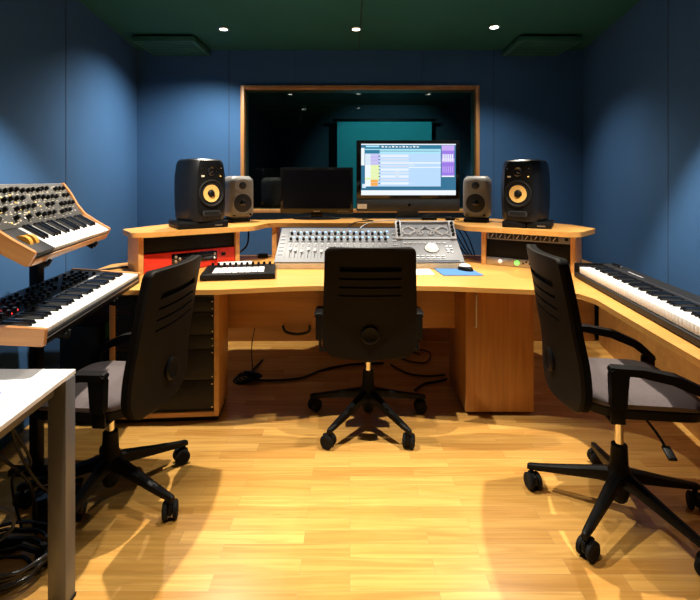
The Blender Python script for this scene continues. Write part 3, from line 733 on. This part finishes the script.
for (x, y) in ((.25, .03), (.31, .03), (.52, .03), (.72, .03), (.76, .03), (.52, .07), (.2, .11)):
    bm = NB(); bx(bm, (x, y, .005), (.012, .008, .004), .001); mk('switch', bm, M['console2'], pn)
bm = NB(); b2(bm, .02, L-.02, .312, .32, -.045, .086, .001); mk('rear_rail', bm, M['steel'], up)

# -- lower synthesizer
L = .95
lw = thing('digital_synthesizer', 'long black synthesizer with red lights and wood ends on the lower tier', 'synthesizer', (-1.0, 1.515, .875), math.atan2(.9929, -.1187), tilt=R(5))
for x0_ in (0, L-.018):
    bm = NB(); prism(bm, cat_round([(-.006, -.056), (-.006, .002), (.335, .004), (.335, -.056)], .006), x0_, x0_+.018, YZ, bev=.0015); mk('end_panel', bm, M['walnut'], lw)
bm = NB(); prism(bm, [(0, -.05), (.33, -.05), (.33, -.002), (.152, -.002), (.152, -.02), (0, -.02)], .0185, L-.0185, YZ); body = mk('body', bm, M['dark'], lw)
bm = NB(); b2(bm, .0185, L-.0185, -.005, -.0005, -.054, -.022, .001); mk('front_rail', bm, M['blackm'], lw)
bm = NB(); b2(bm, .0185, L-.0185, -.0065, -.0052, -.034, -.031); mk('front_stripe', bm, M['steel'], lw)
keys(lw, .019, 36, (L-.038)/36, .002, .146, -.003, 0)
kn2 = mk('knob', knob_mesh(.0085, .017, 12), M['blackg'], body, loc=(.06, .18, -.002))
ks = []
for row, vy in enumerate((.185, .218, .251, .288)):
    for c in range(22):
        if rr.random() < .22: continue
        ks.append((.06+c*.039+rr.uniform(-.003, .003), vy))
for x, y in ks: inst(kn2, body, (x, y, -.002))
bm = NB()
for x, y in ks: bx(bm, (x, y, .0153), (.002, .009, .0008))
mk('knob_pointers', bm, M['console2'], body)
bm = NB()
for k in range(15):
    lathe(bm, [(.0028, 0), (.002, .004), (0, .005)], Matrix.Translation((abs(rr.gauss(.12, .09))+.03, rr.uniform(.168, .30), -.002)), 8)
mk('red_lights', bm, M['led_r'], body)
bm = NB(); bx(bm, (.62, .163, -.0012), (.45, .006, .001)); bx(bm, (.2, .163, -.0012), (.2, .004, .001)); mk('silver_trim', bm, M['steel'], body)
bm = NB(); bx(bm, (L-.17, .166, -.001), (.09, .012, .001)); mk('badge', bm, M['console2'], body)

# -- stand for both
def lw_pt(s, y, z):  # point in the lower synth's frame -> world
    return Matrix.LocRotScale(lw.location, lw.rotation_euler, None) @ Vector((s, y, z))
def up_pt(s, y, z): return Matrix.LocRotScale(up.location, up.rotation_euler, None) @ Vector((s, y, z))
t = thing('keyboard_stand', 'black two-tier steel keyboard stand along the left wall', 'keyboard stand', (-1.40, 1.9, 0))
o0 = Vector((-1.40, 1.9, 0))
cols = [Vector((-1.425, 1.72, 0)), Vector((-1.455, 2.16, 0))]
for c in cols:
    bm = NB(); a_ = c-o0; b2(bm, a_.x-.02, a_.x+.02, a_.y-.025, a_.y+.025, .03, 1.16, .004); mk('column', bm, M['blackm'], t)
    bm = NB(); b2(bm, a_.x-.12, a_.x+.2, a_.y-.025, a_.y+.025, 0.0, .029, .006); mk('foot', bm, M['blackm'], t)
bm = NB(); a_ = cols[0]-o0; c_ = cols[1]-o0; cyl(bm, a_+Vector((0, 0, .35)), c_+Vector((0, 0, .35)), .018); cyl(bm, a_+Vector((0, 0, .72)), c_+Vector((0, 0, .72)), .018); mk('cross_bar', bm, M['blackm'], t)
def bar(bm, p, q_, w_=.022):
    p = Vector(p); q_ = Vector(q_); d_ = q_-p; m_ = d_.to_track_quat('X', 'Z').to_matrix(); bx(bm, (p+q_)/2, (d_.length, w_, w_), .003, rot=m_)
for i, (s1, s2) in enumerate(((.15, .135), (.60, .644))):
    c = cols[i]
    f_ = lw_pt(s1, -.016, -.068); r_ = lw_pt(s1, .40, -.068)
    bm = NB(); bar(bm, f_-o0, Vector((c.x, c.y, r_.z))-o0); b_ = mk('arm', bm, M['blackm'], t)
    bm = NB(); bar(bm, f_-o0, lw_pt(s1, -.016, -.045)-o0, .012); mk('stopper', bm, M['blackm'], b_)
    f_ = up_pt(s2, -.018, -.064); r_ = up_pt(s2, .3, -.064)
    bm = NB(); bar(bm, f_-o0, r_-o0); bar(bm, r_-o0, Vector((c.x, c.y, 1.12))-o0); b_ = mk('arm', bm, M['blackm'], t)
    bm = NB(); bar(bm, f_-o0, up_pt(s2, -.018, -.035)-o0, .014); mk('stopper', bm, M['blackm'], b_)

# -- right piano keyboard
L = 1.31
rk = thing('piano_keyboard', 'long black 88-key piano keyboard lying on the right desk wing', 'keyboard', (1.352, 2.795, DZ), math.atan2(-.993, -.121))
bm = NB(); prism(bm, cat_round([(0, .006), (.0, .032), (.006, .034), (.012, .034), (.158, .034), (.158, .084), (.235, .090), (.255, .075), (.255, .006)], [.004, .004, 0, 0, 0, .004, .012, .02, .004]), .0, L, YZ); body = mk('body', bm, M['dark'], rk)
bm = NB(); b2(bm, -.012, -.0005, -.002, .256, .006, .088, .005); mk('end_cap', bm, M['black'], rk)
bm = NB(); b2(bm, L+.0005, L+.012, -.002, .256, .006, .088, .005); mk('end_cap', bm, M['black'], rk)
bm = NB(); b2(bm, 0.001, .045, .010, .157, .035, .078, .003); cp = mk('cheek_block', bm, M['black'], rk)
keys(rk, .047, 52, (L-.06)/52, .010, .147, .073, 5, front=.036)
bm = NB(); bx(bm, (.33, .19, .0872), (.16, .008, .001)); mk('brand_stripe', bm, M['console2'], rk)
bm = NB(); bx(bm, (.70, .168, .0862), (1.1, .003, .001)); mk('trim_line', bm, M['steel'], rk)
for k, x in enumerate((.05, .085, .115, .15)):
    o = mk('knob', knob_mesh(.010, .014), M['blackg'] if k != 3 else M['nickel'], rk, loc=(x, .2, .086))
bm = NB()
for x in (.1, L-.1):
    for y in (.03, .22): cyl(bm, (x, y, .0005), (x, y, .006), .012)
mk('feet', bm, M['rubber'], rk)

# ------------------------------------------------------------------ white table
t = thing('white_table', 'white-topped table with square metal legs at the left edge', 'table', (-1.26, .86, 0))
tb = [(-1.60, 1.534), (-.905, 1.534), (-.825, .22), (-1.58, .22)]
bm = NB(); prism(bm, [(x+1.26, y-.86) for x, y in tb], .726, .74, bev=.001); mk('tabletop', bm, M['white'], t)
for x, y in ((-.930, 1.50), (-1.56, 1.50), (-.86, .26), (-1.55, .26)):
    bm = NB(); b2(bm, x-.029+1.26, x+.029+1.26, y-.026-.86, y+.026-.86, .0, .7255, .002); lg = mk('leg', bm, M['alu'], t)
    bm = NB(); b2(bm, x-.031+1.26, x+.031+1.26, y-.028-.86, y+.028-.86, 0.0, .012, .001); mk('foot_cap', bm, M['rubber'], lg)
bm = NB(); b2(bm, -.30, .29, .63, .655, .685, .725); mk('frame_rail', bm, M['alu'], t)
bm = NB(); prism(bm, [(.33, .60), (.40, -.56), (.37, -.56), (.30, .60)], .685, .725); mk('frame_rail', bm, M['alu'], t)
t = thing('small_box', 'small white and blue box on the white table at the left edge', 'box', (-1.0, 1.275, .741), R(10))
bm = NB(); b2(bm, -.07, .04, -.05, .05, 0, .022, .003); mk('case', bm, M['white'], t)
bm = NB(); b2(bm, -.03, .025, -.03, .03, .022, .026, .002); mk('lid', bm, M['blue'], t)

# black tower standing between stand and rack
t = thing('computer_tower', 'black tower case on the floor left of the rack cabinet', 'computer', (-1.50, 2.60, 0), R(-3))
bm = NB(); b2(bm, -.13, .105, 0, .42, .01, .555, .006); mk('case', bm, M['black'], t)
bm = NB(); b2(bm, -.12, .095, -.012, -.0005, .02, .545, .004); mk('front_panel', bm, M['dark'], t)
bm = NB(); b2(bm, .1055, .1065, .05, .1, .46, .60-.05); mk('sticker', bm, M['green'], t)
bm = NB()
for x in (-.1, .08):
    for y in (.03, .38): cyl(bm, (x, y, 0), (x, y, .01), .015)
mk('feet', bm, M['rubber'], t)

# ------------------------------------------------------------------ chairs
def chair(loc, rz, base_world, label, lift=0, arm_x=.248):
    t = thing('office_chair', label, 'chair', (loc[0], loc[1], 0), R(rz), 'black office chairs')
    # base
    bm = NB(); lathe(bm, [(0, .055), (.022, .055), (.030, .065), (.040, .10), (.046, .15), (.044, .185), (.034, .205), (.030, .285), (.0, .285)], n=28); mk('hub', bm, M['blackm'], t)
    for k in range(5):
        a_ = R(base_world+72*k-rz); m_ = Matrix.Rotation(a_, 4, 'Z')
        bm = NB(); rings = []
        for s, zc_, w_, h_ in ((.028, .158, .030, .030), (.08, .150, .025, .024), (.2, .122, .020, .018), (.30, .100, .016, .014), (.345, .092, .013, .012), (.355, .088, .010, .010)):
            rings.append([bm.verts.new(m_ @ Vector((s, w_*cx_, zc_+h_*cz_))) for cx_, cz_ in ((-.7, -1), (.7, -1), (1, -.5), (.8, .7), (.35, 1), (-.35, 1), (-.8, .7), (-1, -.5))])
        for p, q_ in zip(rings, rings[1:]):
            for j in range(8): bm.faces.new((p[j], p[(j+1) % 8], q_[(j+1) % 8], q_[j]))
        bm.faces.new(rings[0]); bm.faces.new(rings[-1]); mk('base_arm', bm, M['blackm'], t, 45)
        # caster
        ca = mk('caster', (lambda b: (cyl(b, (0, 0, .05), (0, 0, .088), .009), bx(b, (0, .012, .046), (.020, .062, .042), .008), b)[-1])(NB()), M['black'], t,
                loc=(m_ @ Vector((.338, 0, 0))), rot=(0, 0, a_+R(40+37*k)))
        for s in (-1, 1):
            bm = NB(); mm = Matrix.Translation((s*.011, .012, .0352)) @ Matrix.Rotation(s*math.pi/2, 4, 'Y')
            lathe(bm, [(0, 0), (.033, 0), (.035, .004), (.035, .014), (.027, .019), (.012, .016), (0, .016)], mm, 24); mk('wheel', bm, M['rubber'], ca)
    bm = NB(); cyl(bm, (0, 0, .2845), (0, 0, .413+lift), .0165, n=24); mk('gas_lift', bm, M['chrome'], t)
    fixed = set(t.children)
    bm = NB(); bx(bm, (0, -.02, .432), (.15, .24, .036), .010); bx(bm, (0, -.17, .44), (.07, .16, .03), .008); mc = mk('tilt_mechanism', bm, M['black'], t)
    bm = NB(); tube(bm, [(.07, .03, .43), (.20, .04, .40), (.255, .045, .375)], .005, 8, 3); mk('lever', bm, M['blackm'], mc)
    bm = NB(); bx(bm, (.275, .047, .366), (.055, .03, .010), .004, rot=Matrix.Rotation(.4, 3, 'Y')); mk('lever_paddle', bm, M['black'], mc)
    # seat
    def slab(z0_, z1_, W_, y0_, y1_, drop, inset):
        b = NB(); N = 14; Mn = 14
        top_ = []; bot = []
        for i in range(N+1):
            v = -1+2*i/N; rt = []; rb = []
            for j in range(Mn+1):
                u = -1+2*j/Mn
                # superellipse squircle mapping
                x = u*math.sqrt(1-.32*v*v*(abs(v)**3)); y = v*math.sqrt(1-.32*u*u*(abs(u)**3))
                X = x*W_/2; Y = (y0_+y1_)/2+y*(y1_-y0_)/2
                e = max(abs(u), abs(v)); fall = inset*max(0, (e-.72)/.28)**2.2
                dr = drop*max(0, (v-.35)/.65)**2
                rt.append(b.verts.new((X, Y, z1_-fall-dr-.010*(1-u*u)*(1-v*v)))); rb.append(b.verts.new((X*.985, Y, z0_-dr*.6)))
            top_.append(rt); bot.append(rb)
        for i in range(N):
            for j in range(Mn):
                b.faces.new((top_[i][j], top_[i][j+1], top_[i+1][j+1], top_[i+1][j])); b.faces.new((bot[i][j], bot[i+1][j], bot[i+1][j+1], bot[i][j+1]))
        for i in range(N):
            for j in (0, Mn): b.faces.new((top_[i][j], top_[i+1][j], bot[i+1][j], bot[i][j]))
            for j_ in (0, N): b.faces.new((top_[j_][i], top_[j_][i+1], bot[j_][i+1], bot[j_][i]))
        return b
    mk('seat', slab(.487, .525, .455, -.205, .25, .02, .020), M['seat'], t, 50)
    mk('seat_shell', slab(.45, .486, .452, -.203, .248, .012, .004), M['black'], t, 50)
    # back: profile y(z), half width w(z)
    zb, zt = .445, 1.025
    def by(z): 
        v = (z-zb)/(zt-zb); return -.235+.008*math.sin(math.pi*min(1, v/.5))-.085*max(0, v-.08)**1.6
    def hw(z):
        v = (z-zb)/(zt-zb); W_ = .252-.022*v
        RB_, RT = .10, .028
        if z-zb < RB_: W_ -= .085*(1-math.sqrt(max(0, 1-((RB_-(z-zb))/RB_)**2)))
        if zt-z < RT: W_ -= RT-math.sqrt(max(0, RT*RT-(RT-(zt-z))**2))
        return W_
    slots = [(.905, .931), (.862, .873), (.818, .828), (.776, .784)]
    zs = sorted({zb, zb+.004, zb+.012, zb+.025, zb+.045, zb+.07, zb+.1, .56, .6, .64, .68, .72, .76, .97, .99, zt-.028, zt-.018, zt-.009, zt-.003, zt} | {v for s in slots for v in s})
    us = [-1, -.96, -.88, -.76, -.67, -.5, -.25, 0, .25, .5, .67, .76, .88, .96, 1]
    def backsurf(off, th, holes, sc_=1.0):
        b = NB(); fr = []; bk = []
        for z in zs:
            f1 = []; b1 = []
            for u in us:
                y = by(z)+.030*u*u+off
                f1.append(b.verts.new((u*hw(z)*sc_, y, z))); b1.append(b.verts.new((u*hw(z)*sc_*.99, y-th, z)))
            fr.append(f1); bk.append(b1)
        n_, m_ = len(zs)-1, len(us)-1
        def hole(i, j):
            if i < 0 or j < 0 or i >= n_ or j >= m_: return True
            if not holes: return False
            for s in slots:
                if abs(zs[i]-s[0]) < 1e-6 and abs(us[j]) <= .671 and abs(us[j+1]) <= .671: return True
            return False
        for i in range(n_):
            for j in range(m_):
                if hole(i, j): continue
                b.faces.new((fr[i][j], fr[i][j+1], fr[i+1][j+1], fr[i+1][j])); b.faces.new((bk[i][j], bk[i+1][j], bk[i+1][j+1], bk[i][j+1]))
                if hole(i-1, j): b.faces.new((fr[i][j], fr[i][j+1], bk[i][j+1], bk[i][j]))
                if hole(i+1, j): b.faces.new((fr[i+1][j], fr[i+1][j+1], bk[i+1][j+1], bk[i+1][j]))
                if hole(i, j-1): b.faces.new((fr[i][j], fr[i+1][j], bk[i+1][j], bk[i][j]))
                if hole(i, j+1): b.faces.new((fr[i][j+1], fr[i+1][j+1], bk[i+1][j+1], bk[i][j+1]))
        return b
    bs = mk('back_shell', backsurf(-.020, .014, True), M['shell'], t, 50)
    bp = mk('backrest', backsurf(.006, .0255, False, .985), M['blackf'], t, 50)
    zc_ = .575; 
    bm = NB(); lathe(bm, [(.048, -.004), (.048, .010), (.040, .016), (.030, .012), (0, .012)], Matrix.Translation((0, by(zc_)-.034, zc_)) @ XZ, 32); mk('adjuster_disc', bm, M['black'], bs)
    bm = NB(); bx(bm, (0, -.2, .448), (.07, .12, .018), .004); bx(bm, (0, -.240, .462), (.09, .03, .03), .006); mk('back_bracket', bm, M['black'], t)
    # arms: upright post at the seat side and a top bar curving down to the front
    for s in (-1, 1):
        X = s*arm_x
        bm = NB(); prism(bm, cat_round([(-.135, .500), (-.085, .500), (-.075, .64), (-.14, .64)], [.01, .01, .004, .02]), X-.016, X+.016, YZ, bev=.004); ar = mk('arm_post', bm, M['blackm'], t)
        pr = [(-.14, .624), (-.05, .622), (.06, .600), (.16, .560), (.225, .508), (.25, .498), (.255, .52), (.19, .582), (.09, .627), (-.03, .648), (-.14, .650)]
        bm = NB(); prism(bm, cat_round(pr, .02), X-.022, X+.022, YZ, bev=.006); mk('arm_rest', bm, M['black'], t, 40)
        bm = NB(); bx(bm, (s*(arm_x-.084), -.105, .444), (.16, .05, .012), .003); bx(bm, (s*(arm_x-.006), -.108, .475), (.012, .05, .07), .003); mk('arm_bracket', bm, M['blackm'], t)
        bm = NB(); b2(bm, X-.012, X+.012, .20, .255, .462, .52, .005); mk('arm_tip', bm, M['black'], t)
    for o in t.children:
        if o not in fixed: o.location.z += lift
    return t
chair((.103, 2.64), 0, -55, 'black office chair in the middle, its back to the viewer before the desk', 0, .272)
chair((-1.03, 2.0), 85, -24, 'black office chair on the left facing the two stacked synthesizers', -.01)
chair((1.10, 1.90), -97, 150, 'black office chair on the right pulled up to the piano keyboard wing', .045)

# ------------------------------------------------------------------ cables
def cable(pts, r, label, name='cable', m='cable', cat_='cable', sm=7):
    bm = NB(); tube(bm, pts, r, 7, sm); return tag(mk(name, bm, M[m], smooth=60), label, cat_)
cable([(-.66, 3.50, .012), (-.70, 3.2, .012), (-.60, 3.15, .010), (-.35, 3.18, .010), (-.2, 3.32, .010), (.0, 3.42, .010), (.25, 3.45, .010)], .008, 'thick black cable snaking across the floor below the desk')
bm = NB()
for k in range(6):
    pts = [(-.72+.07*math.cos(a_/8*2*math.pi+k)+.012*k, 3.16+.05*math.sin(a_/8*2*math.pi+k*.7), .012+.008*k+.01*math.sin(a_+k)) for a_ in range(9)]
    tube(bm, pts, .006, 6, 3)
tag(mk('cable_bundle', bm, M['cable'], smooth=60), 'tangled knot of black cable on the floor left under the desk', 'cable')
cable([(-.69, 3.3, .012), (-.70, 3.32, .2), (-.66, 3.35, .45), (-.67, 3.4, .75)], .0035, 'thin cable hanging straight down behind the desk panel')
cable([(-.42, 2.90, .46), (-.40, 2.90, .42), (-.33, 2.90, .405), (-.26, 2.90, .42), (-.25, 2.90, .46)], .009, 'loop of black cable drooping below the desk front panel')
cable([(.42, 3.0, .010), (.50, 3.10, .010), (.56, 3.12, .010), (.66, 3.17, .010)], .008, 'black cable on the floor between the middle chair and cupboard')
cable([(.30, 3.42, .010), (.40, 3.27, .010), (.52, 3.22, .010), (.66, 3.24, .010)], .007, 'black cable bending towards the foot of the cupboard')
cable([(.45, 3.85, .010), (.5, 3.7, .010), (.38, 3.55, .012), (.55, 3.45, .010), (.62, 3.65, .016), (.42, 3.78, .018)], .006, 'looped black cable lying behind the middle chair')
cable([(-.80, 3.66, SZ-ST-.02), (-.79, 3.62, .95), (-.80, 3.60, .86), (-.87, 3.56, .80), (-.97, 3.55, .786)], .007, 'black cable dropping from the shelf beside the left upright')
for k in range(4):
    cable([(.78+.035*k, 3.70, SZ-ST-.02), (.80+.04*k, 3.64, .93), (.85+.035*k, 3.60, .85-.01*k), (.90+.02*k, 3.58, .787)], .005, ['leftmost', 'second from left', 'third from left', 'rightmost'][k]+' of four black cables hanging between console and right shelf bay')
cable([(.19, 3.90, SZ+.006), (.10, 3.75, SZ+.006), (.18, 3.6, SZ+.006), (.05, 3.50, SZ+.006), (-.02, 3.46, 1.02)], .004, 'dark thin cable between the two screens on the shelf')
cable([(.40, 3.66, SZ+.006), (.30, 3.58, SZ+.012), (.18, 3.52, SZ+.004), (.10, 3.46, 1.03), (.07, 3.38, 1.01)], .004, 'white cable curling from the computer foot to the console', m='console2')
cable([(-1.62, 2.95, DZ+.008), (-1.52, 3.08, DZ+.008), (-1.44, 3.12, DZ+.008), (-1.38, 3.2, DZ+.008)], .008, 'black cable on the desk left end behind the synthesizer')
tag(mk('power_adapter', (lambda b: (bx(b, (0, 0, .014), (.075, .05, .028), .006), b)[1])(NB()), M['black'], loc=(-.66, 3.52, DZ+.0005), rot=(0, 0, .3)), 'small black power adapter on the desk beside the console', 'power adapter')
for k, (x, y, w_) in enumerate(((.64, 3.76, .12), (.80, 3.72, .07))):
    tag(mk('connector_hub', (lambda b: (bx(b, (0, 0, .011), (w_, .05, .022), .004), b)[1])(NB()), M['black'], loc=(x, y, SZ+.0005)), ['black connector hub at the foot of the lit computer', 'smaller black connector hub next to the right grey speaker'][k], 'hub')
cable([(.58, 3.74, SZ+.03), (.66, 3.70, SZ+.05), (.72, 3.72, SZ+.02), (.78, 3.66, SZ+.03), (.86, 3.68, SZ+.008)], .004, 'dark cable looping over the hubs below the lit computer')
cable([(1.32, 3.45, SZ+.004), (1.15, 3.50, SZ+.004), (1.10, 3.62, SZ+.004)], .004, 'white cable behind the right large speaker', m='console2')
# under the white table
bm = NB()
for k in range(8):
    cx_, cy_, r_ = -1.21+.01*(k % 3), 1.60+.012*(k % 2), .10+.010*k
    pts = [(cx_+r_*math.cos(2*math.pi*a_/16), cy_+.75*r_*math.sin(2*math.pi*a_/16), .008+.011*k+.004*math.sin(3*a_+k)) for a_ in range(17)]
    tube(bm, pts, .006, 7, 3)
tag(mk('cable_coil', bm, mat('glossy black cable', (.02, .02, .022), .22), smooth=60), 'coil of thick black cable on the floor behind the white table leg', 'cable')
t = thing('power_supply_box', 'black power box lying in the cable coil under the white table', 'power box', (-1.17, 1.86, .0), R(25))
bm = NB(); b2(bm, -.08, .09, -.05, .05, .001, .13, .012); mk('case', bm, M['blackg'], t)
bm = NB(); bx(bm, (.02, -.052, .09), (.03, .004, .02), .001); mk('switch', bm, M['steel'], t)
cable([(-1.10, 1.50, .70), (-1.12, 1.55, .5), (-1.08, 1.62, .3), (-1.16, 1.84, .14)], .005, 'right black cable hanging from the white table to the power box')
cable([(-1.20, 1.46, .70), (-1.24, 1.6, .45), (-1.17, 1.7, .25), (-1.2, 1.78, .01)], .006, 'middle black cable hanging below the white table')
cable([(-1.16, 1.48, .70), (-1.10, 1.6, .4), (-1.2, 1.65, .3), (-1.27, 1.8, .01)], .005, 'left black cable hanging below the white table')
cable([(-1.32, 1.60, .20), (-1.22, 1.62, .22), (-1.17, 1.62, .17), (-1.22, 1.62, .11), (-1.30, 1.63, .10)], .006, 'grey cable loop sticking up beside the power box', m='console')
